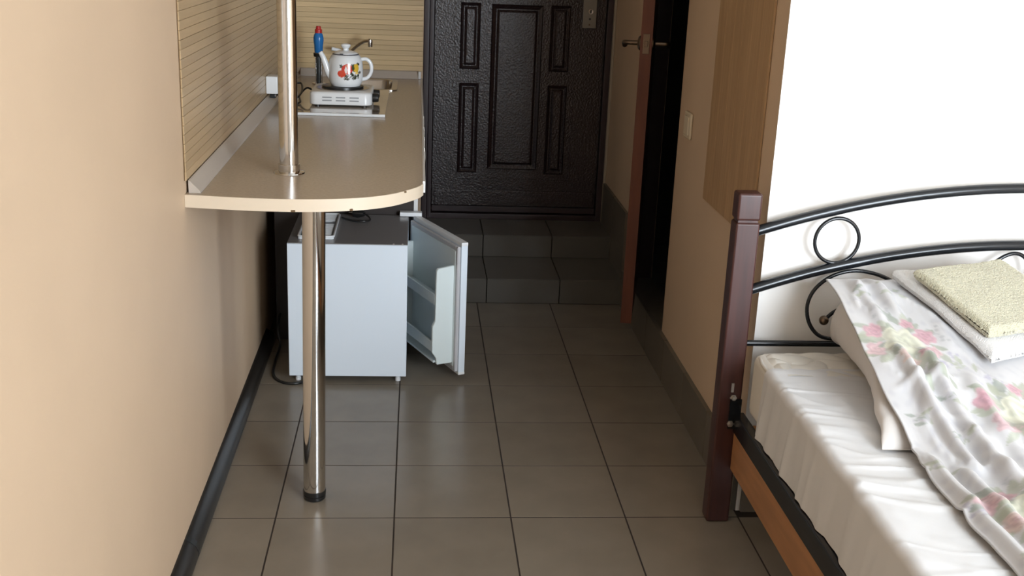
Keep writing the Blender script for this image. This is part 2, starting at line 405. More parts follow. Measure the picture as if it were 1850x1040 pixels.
# bathroom door
hx, hy = 1.352, 1.872
bd = empty('door_2', (hx, hy, DZ0)); struct(bd, 'reddish brown bathroom door standing ajar, seen edge on', 'door')
ang = math.atan2(1.206-hx, hy-1.237)   # leaf direction from hinge, local -Y rotated
bd.rotation_euler = (0, 0, ang)
LL = math.hypot(hx-1.206, hy-1.237)
box('leaf', (-0.0205, -LL+0.003, 0.012), (0.0205, 0, 1.94), M_BATHF, bd, 0.002)
box('edge_band', (-0.0212, -LL, 0.011), (0.0212, -LL+0.0028, 1.941), M_BATHD, bd, 0.0008)
hz = 1.24-DZ0
lk = box('lock_face', (-0.012, -LL-0.002, hz-0.036), (0.012, -LL+0.001, hz+0.036), M_BRONZE, bd, 0.0008)
box('latch', (-0.006, -LL-0.010, hz-0.010), (0.006, -LL-0.001, hz+0.010), M_BRONZE, lk, 0.002)
for sgn in (-1, 1):
    RY = Matrix.Rotation(math.radians(90*sgn), 4, 'Y')
    rose = lathe('handle_rose', [(0, 0), (0.026, 0), (0.0265, 0.004), (0.022, 0.009), (0.013, 0.012), (0, 0.012)], (sgn*0.0207, -LL+0.032, hz), M_BRONZE, bd, 24, RY)
    y0 = -LL+0.032
    tube('lever', smooth_path([(sgn*0.03, y0, hz), (sgn*0.058, y0, hz), (sgn*0.076, y0+0.006, hz), (sgn*0.083, y0+0.028, hz-0.003), (sgn*0.082, y0+0.065, hz-0.016), (sgn*0.080, y0+0.105, hz-0.012)], 6),
         0.0085, M_BRONZE, bd, 12)
# door frame of the doorway
df = empty('door_3', (XR, DY0, DZ0)); struct(df, 'thin dark frame lining the bathroom doorway', 'door frame')
box('frame_jamb', (0.002, 0.0005, 0), (0.098, 0.012, DZ1-DZ0), M_DOORF, df, 0.001); box('frame_jamb', (0.03, DY1-DY0-0.004, 0), (0.098, DY1-DY0-0.0005, DZ1-DZ0), M_DOORF, df, 0.001)
box('frame_head', (0.002, 0.012, DZ1-DZ0-0.014), (0.098, DY1-DY0-0.004, DZ1-DZ0-0.001), M_DOORF, df, 0.001)

box('sill_tile', (0.0, 0.013, 0.0005), (0.098, DY1-DY0-0.005, 0.008), M_SKIRT, df, 0.001)
# light switch
sw = empty('light_switch', (XR, 1.005, 0.985)); tag(sw, 'cream plastic light switch on the right wall beside the doorway', 'light switch')
box('plate', (-0.010, -0.048, -0.046), (0, 0.048, 0.046), M_SWITCH, sw, 0.006, 3); box('rocker', (-0.0145, -0.030, -0.033), (-0.008, 0.030, 0.033), M_SWITCH, sw, 0.004, 3)

# bamboo panels
SH = 0.0235
def bamboo(name, label, length, m, rz, loc, z0, z1):
    p = empty(name, loc, rz); tag(p, label, 'wall panel', 'bamboo slat panels around the worktop')
    box('backing', (0, -0.0015, z0), (length, 0, z1), M_BACKING, p)
    n = int((z1-z0)/SH); first = None
    for k in range(n):
        if first is None:
            first = box('slat', (0.0, -0.005, 0.0004), (length, -0.0015, SH-0.0004), m, p, 0.0007, 1); first.location = (0, 0, z0)
        else: copy_to(first, p, (0, random.uniform(-0.0004, 0.0004), z0+k*SH))
    return p
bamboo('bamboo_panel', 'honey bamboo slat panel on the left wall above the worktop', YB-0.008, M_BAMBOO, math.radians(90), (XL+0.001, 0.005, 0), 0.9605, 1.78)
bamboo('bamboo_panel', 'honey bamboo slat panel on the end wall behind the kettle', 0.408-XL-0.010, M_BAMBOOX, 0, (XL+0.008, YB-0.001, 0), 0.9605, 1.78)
# rotate +90: local x->Y, local -y -> +X
# veneer panel on right wall
vp = empty('wood_panel', (XR-0.001, 0.15, 0.79)); tag(vp, 'tall brown wood veneer panel on the shaded wall above the bed post', 'wall panel')
for k in range(6):
    w = 0.565/6
    box('board', (-0.006, k*w+0.0003, 0), (0, (k+1)*w-0.0003, 1.5), M_VENEER, vp, 0.0006, 1)

# ------------------------------------------------------------------ worktop
ZT, TH = 0.925, 0.032
wt = empty('worktop', (0.1, 0.0, ZT-TH)); tag(wt, 'beige laminate bar worktop with rounded free end along the left wall', 'worktop')
wo = wt.location
# end curve
front = [(XL+0.001, 0.004), (-0.073, -0.016), (0.02, -0.022), (0.095, -0.020), (0.17, -0.008), (0.235, 0.012), (0.285, 0.040), (0.325, 0.075), (0.36, 0.122), (0.385, 0.165), (0.398, 0.205)]
fp = [(p.x, p.y) for p in smooth_path([(a, b, 0) for a, b in front], 5)]
SX0, SX1, SY0, SY1 = 0.02, 0.272, 2.145, 2.505     # sink cut-out
outline = fp + [(0.400, 0.26), (0.400, SY0), (XL+0.001, SY0)]
bm = bmesh.new()
L = lambda pts: [(a-wo[0], b-wo[1]) for a, b in pts]
add_prism(bm, L(outline), 'z', 0.0, TH)
for a, b in (((XL+0.001, SY0), (SX0, YB-0.001)), ((SX1, SY0), (0.400, YB-0.001)), ((SX0, SY1), (SX1, YB-0.001))):
    add_box(bm, (a[0]-wo[0], a[1]-wo[1], 0), (b[0]-wo[0], b[1]-wo[1], TH))
autosmooth(link('top', bm, M_TOP, wt), 30)
# edge band on the end curve
bm = bmesh.new(); n = len(fp); outer = []
for i, (x, y) in enumerate(fp):
    a = Vector(fp[max(i-1, 0)]); b = Vector(fp[min(i+1, n-1)]); d = (b-a).normalized(); nn = Vector((d.y, -d.x))
    outer.append((x+nn.x*0.003, y+nn.y*0.003))
ring = L(outer+fp[::-1]); A = []
lo = [bm.verts.new((x, y, -0.0005)) for x, y in ring]; hi = [bm.verts.new((x, y, TH+0.0006)) for x, y in ring]
for i in range(n-1):
    j = 2*n-1-i
    bm.faces.new((lo[i], lo[i+1], hi[i+1], hi[i])); bm.faces.new((hi[i], hi[i+1], hi[j-1], hi[j])); bm.faces.new((lo[i+1], lo[i], lo[j], lo[j-1]))
bm.faces.new((lo[0], hi[0], hi[2*n-1], lo[2*n-1])); bm.faces.new((lo[n-1], lo[n], hi[n], hi[n-1]))
bmesh.ops.recalc_face_normals(bm, faces=bm.faces[:])
eo = link('edge_band', bm, M_EDGE, wt); autosmooth(eo, 30); eo['label'] = 'cream edge band with small chips'
for (cx, k) in ((0.06, 0), (0.21, 0), (0.345, 1)):
    i = min(range(n), key=lambda q: abs(fp[q][0]-cx)); x, y = outer[i]
    bmc = bmesh.new(); add_box(bmc, (x-wo[0]-0.006, y-wo[1]-0.0008, (TH-0.004 if k else -0.0012)), (x-wo[0]+0.006, y-wo[1]+0.003, (TH+0.001 if k else 0.005)), 0.0012, 1)
    link('chip', bmc, mat('chipboard', (0.16, 0.10, 0.05), 0.9), eo)
box('side_band', (0.3995-wo[0], 0.235-wo[1], 0), (0.4065-wo[0], YB-0.002-wo[1], TH+0.0008), M_CABW, wt, 0.0006)
# sealing strips
bm = bmesh.new(); add_prism(bm, [(XL+0.007-wo[0], TH+0.0005), (XL+0.038-wo[0], TH+0.0005), (XL+0.036-wo[0], TH+0.006), (XL+0.011-wo[0], TH+0.032), (XL+0.007-wo[0], TH+0.034)], 'y', 0.022, YB-0.03)
link('sealing_strip', bm, M_STRIP, wt)
bm = bmesh.new(); add_prism(bm, [(YB-0.0065, TH+0.0005), (YB-0.036, TH+0.0005), (YB-0.034, TH+0.006), (YB-0.011, TH+0.032), (YB-0.0065, TH+0.034)], 'x', XL+0.04-wo[0], 0.385-wo[0])
link('sealing_strip', bm, M_STRIP, wt)
box('strip_end_cap', (0.386-wo[0], YB-0.037, TH+0.0005), (0.398-wo[0], YB-0.0065, TH+0.036), M_CABW, wt, 0.001)

# poles
def flange(r): return [(0, 0.0), (r, 0.0), (r*0.97, 0.003), (r*0.72, 0.006), (0, 0.006)]
pp = empty('bar_pole', (0.021, 0.312, ZT)); tag(pp, 'chrome bar pole rising from a flange on the worktop', 'pole')
lathe('tube', [(0, 0.006), (0.0265, 0.006), (0.0265, CEIL-ZT-0.001), (0, CEIL-ZT-0.001)], (0, 0, 0), M_CHROME, pp, 48)
lathe('flange', flange(0.044), (0, 0, 0.0006), M_CHROME, pp, 40)
lathe('collar', [(0.0268, 0.006), (0.0300, 0.006), (0.0305, 0.016), (0.0300, 0.026), (0.0268, 0.027)], (0, 0, 0), M_CHROME, pp, 40)
lg = empty('chrome_support_pole', (0.0985, 0.120, 0)); lg.rotation_euler = (0, math.radians(0.5), 0); tag(lg, 'chrome support pole with black foot under the worktop end', 'pole')
lathe('tube', [(0, 0.030), (0.0315, 0.030), (0.0315, ZT-TH-0.008), (0, ZT-TH-0.008)], (0, 0, 0), M_CHROME, lg, 48)
lathe('foot', [(0, 0.0003), (0.029, 0.0003), (0.0325, 0.005), (0.0325, 0.013), (0.030, 0.0145), (0.030, 0.017), (0.0330, 0.018), (0.0330, 0.029), (0.031, 0.0305), (0, 0.0305)], (0, 0, 0), M_BLACKP, lg, 40)
lathe('mounting_plate', [(0, 0), (0.05, 0), (0.05, 0.007), (0, 0.007)], (0, 0, ZT-TH-0.0078), M_STEEL, lg, 32)

# base cabinet under the far worktop
cb = empty('base_cabinet', (0.1, 1.99, 0)); tag(cb, 'dark kitchen base cabinet with white door edge behind the fridge', 'cabinet')
def cbx(name, a, b, m, bev=0.001, par=None): return box(name, (a[0]-0.1, a[1]-1.99, a[2]), (b[0]-0.1, b[1]-1.99, b[2]), m, par or cb, bev)
cbx('side_panel', (XL+0.042, 1.475, 0.0), (0.372, 1.493, ZT-TH-0.001), M_WENGE)
cbx('side_panel', (XL+0.042, 1.497+0.48, 0.0), (0.372, 1.981, ZT-TH-0.19), M_WENGE)
cbx('bottom_panel', (XL+0.042, 1.494, 0.09), (0.372, 1.976, 0.106), M_WENGE); cbx('plinth', (0.335, 1.494, 0.001), (0.350, 1.976, 0.089), M_WENGE)
for y0, y1 in ((1.476, 1.728), (1.731, 1.983)):
    dr = cbx('door', (0.374, y0, 0.10), (0.390, y1, ZT-TH-0.004), M_CABW)
    tube('handle', smooth_path([(0.290, y0+0.03-1.99, 0.70), (0.312, y0+0.03-1.99, 0.71), (0.312, y0+0.03-1.99, 0.79), (0.290, y0+0.03-1.99, 0.80)], 4), 0.004, M_STEEL, dr, 8)

cb2 = empty('base_cabinet', (0.1, 2.30, S2Z)); tag(cb2, 'white fronted sink cabinet standing on the steps below the sink', 'cabinet')
def c2(name, a, b, m, par=None): return box(name, (a[0]-0.1, a[1]-2.30, a[2]-S2Z), (b[0]-0.1, b[1]-2.30, b[2]-S2Z), m, par or cb2, 0.001)
c2('side_panel', (XL+0.042, 2.600, S2Z+0.001), (0.372, 2.616, ZT-TH-0.001), M_WENGE); c2('bottom_panel', (XL+0.042, 1.99, S2Z+0.001), (0.372, 2.599, S2Z+0.017), M_WENGE)
for y0, y1 in ((1.987, 2.300), (2.303, 2.616)):
    dr = c2('door', (0.374, y0, S2Z+0.002), (0.390, y1, ZT-TH-0.004), M_CABW)
    tube('handle', smooth_path([(0.290, y0+0.03-2.30, 0.70-S2Z), (0.312, y0+0.03-2.30, 0.71-S2Z), (0.312, y0+0.03-2.30, 0.79-S2Z), (0.290, y0+0.03-2.30, 0.80-S2Z)], 4), 0.004, M_STEEL, dr, 8)

# ------------------------------------------------------------------ fridge
FX0, FX1, FY0, FY1, FZ0, FZ1 = -0.070, 0.355, 1.012, 1.455, 0.027, 0.530
fr = empty('mini_fridge', (FX0, FY0, 0)); tag(fr, 'small white fridge with open door under the worktop', 'fridge')
def fb(name, a, b, m, bev=0.002, par=None, seg=2): return box(name, (a[0]-FX0, a[1]-FY0, a[2]), (b[0]-FX0, b[1]-FY0, b[2]), m, par or fr, bev, seg)
# hollow cabinet: shell opening towards +X
wl = 0.035
bm = bmesh.new(); q = lambda a, b: add_box(bm, (a[0]-FX0, a[1]-FY0, a[2]), (b[0]-FX0, b[1]-FY0, b[2]), 0.0015, 1)
q((FX0, FY0, FZ0), (FX1, FY0+wl, FZ1-0.003)); q((FX0, FY1-wl, FZ0), (FX1, FY1, FZ1-0.003)); q((FX0, FY0+wl, FZ0), (FX1, FY1-wl, FZ0+wl))
q((FX0, FY0+wl, FZ0+wl), (FX0+wl, FY1-wl, FZ1-0.003)); q((FX0+wl, FY0+wl, FZ1-wl-0.003), (FX1, FY1-wl, FZ1-0.003))
link('body', bm, M_FRIDGE, fr)
fb('top_plate', (FX0+0.001, FY0+0.002, FZ1-0.003), (FX1, FY1, FZ1+0.0), M_FTOP, 0.0008)
for x, y in ((FX0+0.03, FY0+0.03), (FX1-0.03, FY0+0.03), (FX0+0.03, FY1-0.03), (FX1-0.03, FY1-0.03)):
    lathe('foot', [(0, 0.0005), (0.010, 0.0005), (0.010, 0.012), (0.008, 0.013), (0.008, FZ0), (0, FZ0)], (x-FX0, y-FY0, 0), M_WPL, fr, 16)
for x in (FX1-0.05, FX1-0.018): lathe('screw', [(0, 0), (0.004, 0), (0.003, 0.002), (0, 0.0025)], (x-FX0, 0.006, FZ1), M_ZINC, fr, 10)
hb = fb('hinge_bracket', (FX1-0.035, FY1-0.022, FZ1+0.0005), (FX1+0.052, FY1+0.012, FZ1+0.017), M_WPL, 0.003)
fb('hinge_pin', (FX1+0.014, FY1-0.019, FZ1-0.012), (FX1+0.026, FY1-0.007, FZ1+0.001), M_BLACKP, 0.002, hb)
# door (local: u from hinge outwards along -Y, v inward to -X)
dd = empty('door', (FX1+0.022-FX0, FY1-0.014-FY0, 0)); dd.parent = fr
dd.rotation_euler = (0, 0, math.radians(23.6))
DL, z0, z1 = 0.438, 0.032, 0.524
def db(name, u0, u1, v0, v1, a, b, m, bev=0.002): return box(name, (-v0, -u0, a), (-v1, -u1, b), m, dd, bev)
db('shell', 0.0, DL, -0.022, 0.004, z0, z1, M_FRIDGE, 0.003)
db('cap', -0.001, DL+0.001, -0.0225, 0.0045, z1-0.004, z1+0.010, M_WPL, 0.003)
db('cap', -0.001, DL+0.001, -0.0225, 0.0045, z0-0.008, z0+0.003, M_WPL, 0.003)
bm = bmesh.new()
for (u0, u1, a, b) in ((0.004, 0.022, z0+0.006, z1-0.006), (DL-0.020, DL-0.002, z0+0.006, z1-0.006), (0.022, DL-0.020, z0+0.006, z0+0.024), (0.022, DL-0.020, z1-0.024, z1-0.006)):
    add_box(bm, (-0.0045, -u0, a), (-0.018, -u1, b), 0.003, 1)
link('gasket', bm, M_GASKET, dd)
db('liner', 0.020, DL-0.018, 0.004, 0.020, z0+0.022, z1-0.022, M_LINER, 0.004)
# bin side walls with stepped profile
profv = [(0.018, z0+0.035), (0.080, z0+0.035), (0.083, z0+0.06), (0.100, z0+0.085), (0.100, z0+0.185), (0.090, z0+0.205), (0.088, z0+0.395), (0.082, z0+0.405), (0.018, z0+0.412)]
for u0, u1 in ((0.026, 0.040), (DL-0.040, DL-0.026)):
    bm = bmesh.new(); add_prism(bm, [(-v, z) for v, z in profv], 'y', -u1, -u0)
    bmesh.ops.bevel(bm, geom=bm.edges[:], offset=0.002, segments=1, affect='EDGES'); link('bin_side', bm, M_LINER, dd)
db('rack_bar', 0.040, DL-0.040, 0.082, 0.090, z0+0.265, z0+0.305, M_LINER); db('rack_shelf', 0.040, DL-0.040, 0.019, 0.082, z0+0.262, z0+0.268, M_LINER, 0.001)
db('rack_bar', 0.040, DL-0.040, 0.090, 0.099, z0+0.085, z0+0.125, M_LINER); db('rack_shelf', 0.040, DL-0.040, 0.019, 0.090, z0+0.040, z0+0.048, M_LINER, 0.001)

# ribbed tray on the fridge
ty = empty('ribbed_tray', (-0.035, 1.065, FZ1+0.0006)); tag(ty, 'white ribbed plastic tray lying on top of the fridge', 'tray')
W, D, H = 0.125, 0.345, 0.014
bm = bmesh.new(); add_box(bm, (0.006, 0.006, 0), (W-0.006, D-0.006, 0.003))
link('base', bm, mat('tray_grey', (0.30, 0.33, 0.37), 0.3), ty)
ringp = [(0.012, 0), (W-0.012, 0), (W-0.003, 0.003), (W, 0.012), (W, D-0.012), (W-0.003, D-0.003), (W-0.012, D), (0.012, D), (0.003, D-0.003), (0, D-0.012), (0, 0.012), (0.003, 0.003)]
tube('rim', [(x, y, H-0.004) for x, y in ringp], 0.0042, M_WPL, ty, 8, True)
bm = bmesh.new()
for (x0, x1, y0, y1) in ((0.004, W-0.004, 0.0, 0.004), (0.004, W-0.004, D-0.004, D), (0, 0.004, 0.004, D-0.004), (W-0.004, W, 0.004, D-0.004)): add_box(bm, (x0, y0, 0), (x1, y1, H-0.004))
link('wall', bm, M_WPL, ty)
k = 0; first = None
for i in range(16):
    y = 0.018+i*0.0205
    if 8 < i < 11: continue
    rb_w = 0.007 if i < 9 else 0.009
    if first is None: first = box('rib', (0.010, 0, 0.003), (W-0.010, rb_w, 0.010), M_WPL, ty, 0.002, 1); first.location = (0, y, 0)
    else: copy_to(first, ty, (0, y, 0))
# plug with lead on the fridge
pg = empty('power_plug', (0.160, 1.40, FZ1+0.0006)); tag(pg, 'black mains plug lying on the fridge beside the tray', 'plug'); pg.rotation_euler = (0, 0, math.radians(150))
bm = bmesh.new(); add_lathe(bm, [(0, -0.028), (0.009, -0.028), (0.014, -0.018), (0.019, 0.0), (0.019, 0.014), (0.016, 0.016), (0, 0.016)], (0, 0, 0.019), 20, Matrix.Rotation(math.radians(90), 4, 'Y'))
autosmooth(link('plug_body', bm, M_BLACKP, pg), 50)
for s in (-1, 1): tube('pin', [(0.016, s*0.0095, 0.019), (0.035, s*0.0095, 0.019)], 0.0024, M_STEEL, pg, 10)
tube('lead', smooth_path([(-0.026, 0, 0.019), (-0.05, 0.006, 0.014), (-0.07, 0.025, 0.006), (-0.055, 0.055, 0.0045), (-0.01, 0.065, 0.0045), (0.04, 0.05, 0.0045)], 5), 0.0038, M_BLACKP, pg, 8)
# cable behind the fridge
cbld = tube('power_cable', smooth_path([(-0.150, 1.44, 0.12), (-0.150, 1.36, 0.09), (-0.140, 1.33, 0.03), (-0.145, 1.22, 0.0055), (-0.138, 1.09, 0.0055), (-0.115, 1.025, 0.0055), (-0.075, 0.992, 0.0055), (-0.03, 0.998, 0.0055), (0.03, 1.06, 0.0055)], 6), 0.005, M_BLACKP)
tag(cbld, 'black cable trailing on the floor between fridge and left wall', 'cable')

# ------------------------------------------------------------------ cooking corner
gb = empty('glossy_board', (0.055, 1.70, ZT+0.0005)); tag(gb, 'glossy beige board with white front edge under the hotplate', 'board')
box('panel', (-0.160, -0.318, 0), (0.207, 0.38, 0.010), M_GLASSB, gb, 0.001)
box('front_edge', (-0.160, -0.326, 0), (0.207, -0.3185, 0.0100), M_WPL, gb, 0.0015)
ZB = ZT+0.0108
hp = empty('hotplate', (0.086, 1.672, ZB)); tag(hp, 'white single burner electric hotplate under the kettle', 'hotplate')
HW, HD = 0.120, 0.135
def rrect(hw, hd, r, n=6):
    out = []
    for cx, cy_, a0 in ((hw-r, hd-r, 0), (-hw+r, hd-r, 90), (-hw+r, -hd+r, 180), (hw-r, -hd+r, 270)):
        for k in range(n+1):
            a = math.radians(a0+90*k/n); out.append((cx+r*math.cos(a), cy_+r*math.sin(a)))
    return out
def rr_loft(levels):
    bm = bmesh.new(); R = []
    for hw, hd, r, z in levels: R.append([bm.verts.new((x, y, z)) for x, y in rrect(hw, hd, r)])
    n = len(R[0])
    for A, B in zip(R, R[1:]):
        for i in range(n): bm.faces.new((A[i], A[(i+1) % n], B[(i+1) % n], B[i]))
    bm.faces.new(R[0][::-1]); bm.faces.new(R[-1]); bmesh.ops.recalc_face_normals(bm, faces=bm.faces[:]); return bm
autosmooth(link('body', rr_loft([(HW-0.004, HD-0.004, 0.026, 0.006), (HW, HD, 0.03, 0.009), (HW, HD, 0.03, 0.047), (HW-0.003, HD-0.003, 0.03, 0.053), (HW-0.008, HD-0.008, 0.028, 0.056)]), M_STOVE, hp), 40)
for sx in (-1, 1):
    for s2 in (-1, 1): lathe('foot', [(0, 0.0002), (0.010, 0.0002), (0.010, 0.007), (0, 0.007)], (sx*0.09, s2*0.105, 0), M_BLACKP, hp, 12)
first = None
for cxx in (-0.052, 0.0, 0.052):
    for zz in (0.024, 0.036):
        if first is None: first = box('vent_slot', (-0.018, -0.001, -0.0025), (0.018, 0.001, 0.0025), M_SLOT, hp, 0.0006, 1); first.location = (cxx, -HD, zz)
        else: copy_to(first, hp, (cxx, -HD, zz))
lathe('drip_ring', [(0.070, 0.056), (0.103, 0.0562), (0.104, 0.0585), (0.092, 0.0592), (0.072, 0.0575)], (0.0, 0.0, 0), M_STEEL, hp, 40)
lathe('burner', [(0, 0.056), (0.082, 0.056), (0.082, 0.066), (0.078, 0.068), (0.02, 0.068), (0.015, 0.0665), (0, 0.0665)], (0.0, 0.0, 0), M_BLACKP, hp, 40)
for yy in (-0.075, 0.045):
    lathe('knob', [(0, 0), (0.017, 0), (0.0175, 0.006), (0.0155, 0.024), (0.013, 0.026), (0, 0.026)], (HW-0.001, yy, 0.031), M_BLACKP, hp, 20, Matrix.Rotation(math.radians(90), 4, 'Y'))
# kettle
KX, KY, KZ = 0.099, 1.66, ZB+0.0685
kt = empty('kettle', (KX, KY, KZ)); tag(kt, 'white enamel kettle with painted fruit standing on the hotplate', 'kettle')
pr = [(0.0, 0.0), (0.050, 0.0), (0.057, 0.003), (0.0625, 0.012), (0.0660, 0.026), (0.0675, 0.042), (0.0675, 0.058), (0.0668, 0.076), (0.0648, 0.094), (0.0605, 0.108), (0.0555, 0.117), (0.0510, 0.121), (0.047, 0.122)]
pz = smooth_path([(r, 0, z) for r, z in pr], 6); nu = 240
th = np.linspace(0, 2*math.pi, nu, endpoint=False)
R = np.array([p.x for p in pz]); Zk = np.array([p.z for p in pz])
Xk = R[None, :]*np.cos(th)[:, None]; Yk = R[None, :]*np.sin(th)[:, None]; Zg = np.repeat(Zk[None, :], nu, 0)
cc = np.ones((nu, len(R), 3))*np.array([0.80, 0.82, 0.83])
ua = ((th-math.radians(-90)+math.pi) % (2*math.pi)-math.pi)[:, None]*0.065*np.ones_like(Zg)   # metres around, 0 at front
def blob(u0, z0_, ru, rz, colr, wob=0.0, ph=0.0):
    u0 = 0.010+(u0-0.012)*1.3; z0_ = 0.060+(z0_-0.058)*1.3; ru *= 1.35; rz *= 1.35
    d = ((ua-u0)/ru)**2+((Zg-z0_)/rz)**2
    if wob:
        a = np.arctan2((Zg-z0_)/rz, (ua-u0)/ru); d = d*(1+wob*np.sin(5*a+ph))
    cc[d < 1] = colr
rk = random.Random(3)
for i in range(26):
    blob(0.016+rk.uniform(-0.030, 0.034), 0.058+rk.uniform(-0.022, 0.022), rk.uniform(0.003, 0.007), rk.uniform(0.002, 0.0045), (0.05, 0.055, 0.03) if i % 3 else (0.22, 0.22, 0.20), 0.5, i)
blob(0.006, 0.066, 0.016, 0.014, (0.62, 0.05, 0.03)); blob(-0.010, 0.052, 0.012, 0.010, (0.66, 0.06, 0.025)); blob(0.034, 0.069, 0.010, 0.012, (0.75, 0.47, 0.05))
blob(0.003, 0.063, 0.004, 0.010, (0.85, 0.75, 0.72)); blob(0.006, 0.075, 0.006, 0.003, (0.72, 0.30, 0.20)); blob(0.036, 0.054, 0.006, 0.003, (0.85, 0.62, 0.2))
for i in range(10): blob(0.024+rk.uniform(-0.016, 0.018), 0.044+rk.uniform(-0.006, 0.010), 0.004, 0.0028, (0.04, 0.05, 0.03) if i % 2 else (0.3, 0.31, 0.3), 0.4, i)
blob(0.024, 0.070, 0.004, 0.009, (0.05, 0.07, 0.03), 0.4)
grid_mesh('body', Xk, Yk, Zg, M_ENAMEL, kt, cc, True)
lathe('base_rim', [(0.046, 0.0004), (0.0535, 0.0004), (0.0585, 0.005), (0.0570, 0.005)], (0, 0, 0), M_BLACKP, kt, 48)
lathe('mouth_rim', [(0.0475, 0.1215), (0.0515, 0.1205), (0.0525, 0.1225), (0.050, 0.1245), (0.047, 0.1235)], (0, 0, 0), mat('rim_dark', (0.10, 0.10, 0.11), 0.3), kt, 48)
lid = lathe('lid', [(0, 0.123), (0.048, 0.123), (0.047, 0.127), (0.038, 0.132), (0.022, 0.136), (0, 0.137)], (0, 0, 0), M_ENAMELW, kt, 48)
lathe('lid_knob', [(0, 0.136), (0.012, 0.136), (0.011, 0.143), (0.016, 0.148), (0.0195, 0.154), (0.018, 0.160), (0.010, 0.163), (0, 0.1635)], (0, 0, 0), M_ENAMELW, lid, 32)
bm = bmesh.new(); add_box(bm, (-0.024, -0.0485, 0.1238), (-0.012, -0.042, 0.1275)); link('steam_slot', bm, M_BLACKP, lid)
spt = smooth_path([(-0.050, 0, 0.030), (-0.066, 0, 0.050), (-0.078, 0, 0.080), (-0.088, 0, 0.108), (-0.099, 0, 0.128)], 6)
tube('spout', spt, [0.0185+(0.0085-0.0185)*(i/(len(spt)-1))**0.8 for i in range(len(spt))], M_ENAMELW, kt, 20)
tube('handle', smooth_path([(0.058, 0, 0.102), (0.080, 0, 0.104), (0.096, 0, 0.090), (0.101, 0, 0.068), (0.096, 0, 0.046), (0.082, 0, 0.030), (0.060, 0, 0.024)], 7), 0.0075, M_ENAMELW, kt, 14)
kt.rotation_euler = (0, 0, math.radians(6))
# hotplate lead
tube('cord', [Vector(p)-Vector(hp.location) for p in smooth_path([(-0.034, 1.74, ZB+0.03), (-0.06, 1.73, ZB+0.045), (-0.085, 1.68, ZB+0.02), (-0.075, 1.60, ZB+0.006), (-0.10, 1.56, ZB+0.006), (-0.135, 1.62, ZB+0.03), (-0.120, 1.72, ZB+0.055), (-0.085, 1.75, ZB+0.06), (-0.075, 1.66, ZB+0.035), (-0.10, 1.57, ZB+0.016), (-0.140, 1.60, ZB+0.012), (-0.164, 1.61, 0.968)], 6)], 0.0040, M_BLACKP, hp)
# wall socket box
sk = empty('wall_socket', (XL+0.0065, 1.62, 1.005)); tag(sk, 'white surface mounted socket box on the bamboo left wall', 'socket')
box('case', (0, -0.036, -0.034), (0.046, 0.036, 0.034), M_WPL, sk, 0.005, 3); box('plug', (0.012, -0.020, -0.052), (0.036, 0.012, -0.0345), M_BLACKP, sk, 0.004)
# sink
sn = empty('sink', (0.146, 2.325, ZT)); tag(sn, 'small stainless steel inset sink behind the kettle', 'sink')
hw, hd = 0.146, 0.192
bm = bmesh.new(); R = []
for a, b, r, z in ((hw, hd, 0.03, 0.0005), (hw, hd, 0.03, 0.004), (hw-0.008, hd-0.008, 0.03, 0.0055), (0.122, 0.176, 0.05, 0.0035), (0.118, 0.172, 0.05, -0.004), (0.112, 0.165, 0.05, -0.10), (0.09, 0.14, 0.05, -0.118)):
    R.append([bm.verts.new((x, y, z)) for x, y in rrect(a, b, r)])
for A, B in zip(R, R[1:]):
    for i in range(len(A)): bm.faces.new((A[i], A[(i+1) % len(A)], B[(i+1) % len(A)], B[i]))
bm.faces.new(R[-1]); bmesh.ops.recalc_face_normals(bm, faces=bm.faces[:])
autosmooth(link('basin', bm, M_STEEL, sn), 40); lathe('drain', [(0, 0), (0.022, 0), (0.020, 0.003), (0.008, 0.002), (0, 0.002)], (0, 0, -0.1178), M_CHROME, sn, 20)
fc = empty('faucet', (0.045, 2.551, ZT)); tag(fc, 'chrome mixer tap with slanted spout above the sink', 'faucet')
lathe('body', [(0, 0.0008), (0.024, 0.0008), (0.024, 0.006), (0.020, 0.012), (0.019, 0.085), (0.022, 0.09), (0.022, 0.105), (0.016, 0.116), (0, 0.118)], (0, 0, 0), M_CHROME, fc, 28)
tube('spout', smooth_path([(0.0, -0.01, 0.085), (0.025, -0.03, 0.125), (0.060, -0.06, 0.160), (0.090, -0.085, 0.180), (0.115, -0.105, 0.186)], 6), 0.0085, M_CHROME, fc, 14)
lathe('nozzle', [(0, -0.024), (0.010, -0.024), (0.011, -0.010), (0.0105, 0.008), (0, 0.010)], (0.118, -0.107, 0.182), M_CHROME, fc, 18)
tube('lever', smooth_path([(-0.002, 0, 0.116), (-0.03, -0.01, 0.128), (-0.065, -0.02, 0.136)], 4), [0.007]*4+[0.0085]*5, M_WPL, fc, 12)
# bottle on its stand
hs = empty('wire_stand', (-0.060, 2.30, ZT+0.0005)); tag(hs, 'chrome stand carrying the blue bottle beside the sink', 'stand')
lathe('foot_ring', [(0.016, 0), (0.030, 0), (0.030, 0.004), (0.018, 0.005)], (0, 0, 0), M_CHROME, hs, 24)
for k in range(4):
    a = math.radians(45+90*k); tube('rod', [(0.017*math.cos(a), 0.017*math.sin(a), 0.003), (0.017*math.cos(a), 0.017*math.sin(a), 0.125)], 0.0030, M_CHROME, hs, 8)
lathe('core', [(0, 0.005), (0.012, 0.005), (0.012, 0.12), (0, 0.12)], (0, 0, 0), mat('smoky_core', (0.05, 0.055, 0.055), 0.15), hs, 20)
lathe('top_cup', [(0, 0.121), (0.022, 0.121), (0.024, 0.135), (0.0225, 0.137), (0, 0.130)], (0, 0, 0), M_BLACKP, hs, 24)
bo = empty('detergent_bottle', (-0.060, 2.30, ZT+0.1388)); tag(bo, 'blue plastic bottle with red cap on the chrome stand', 'bottle')
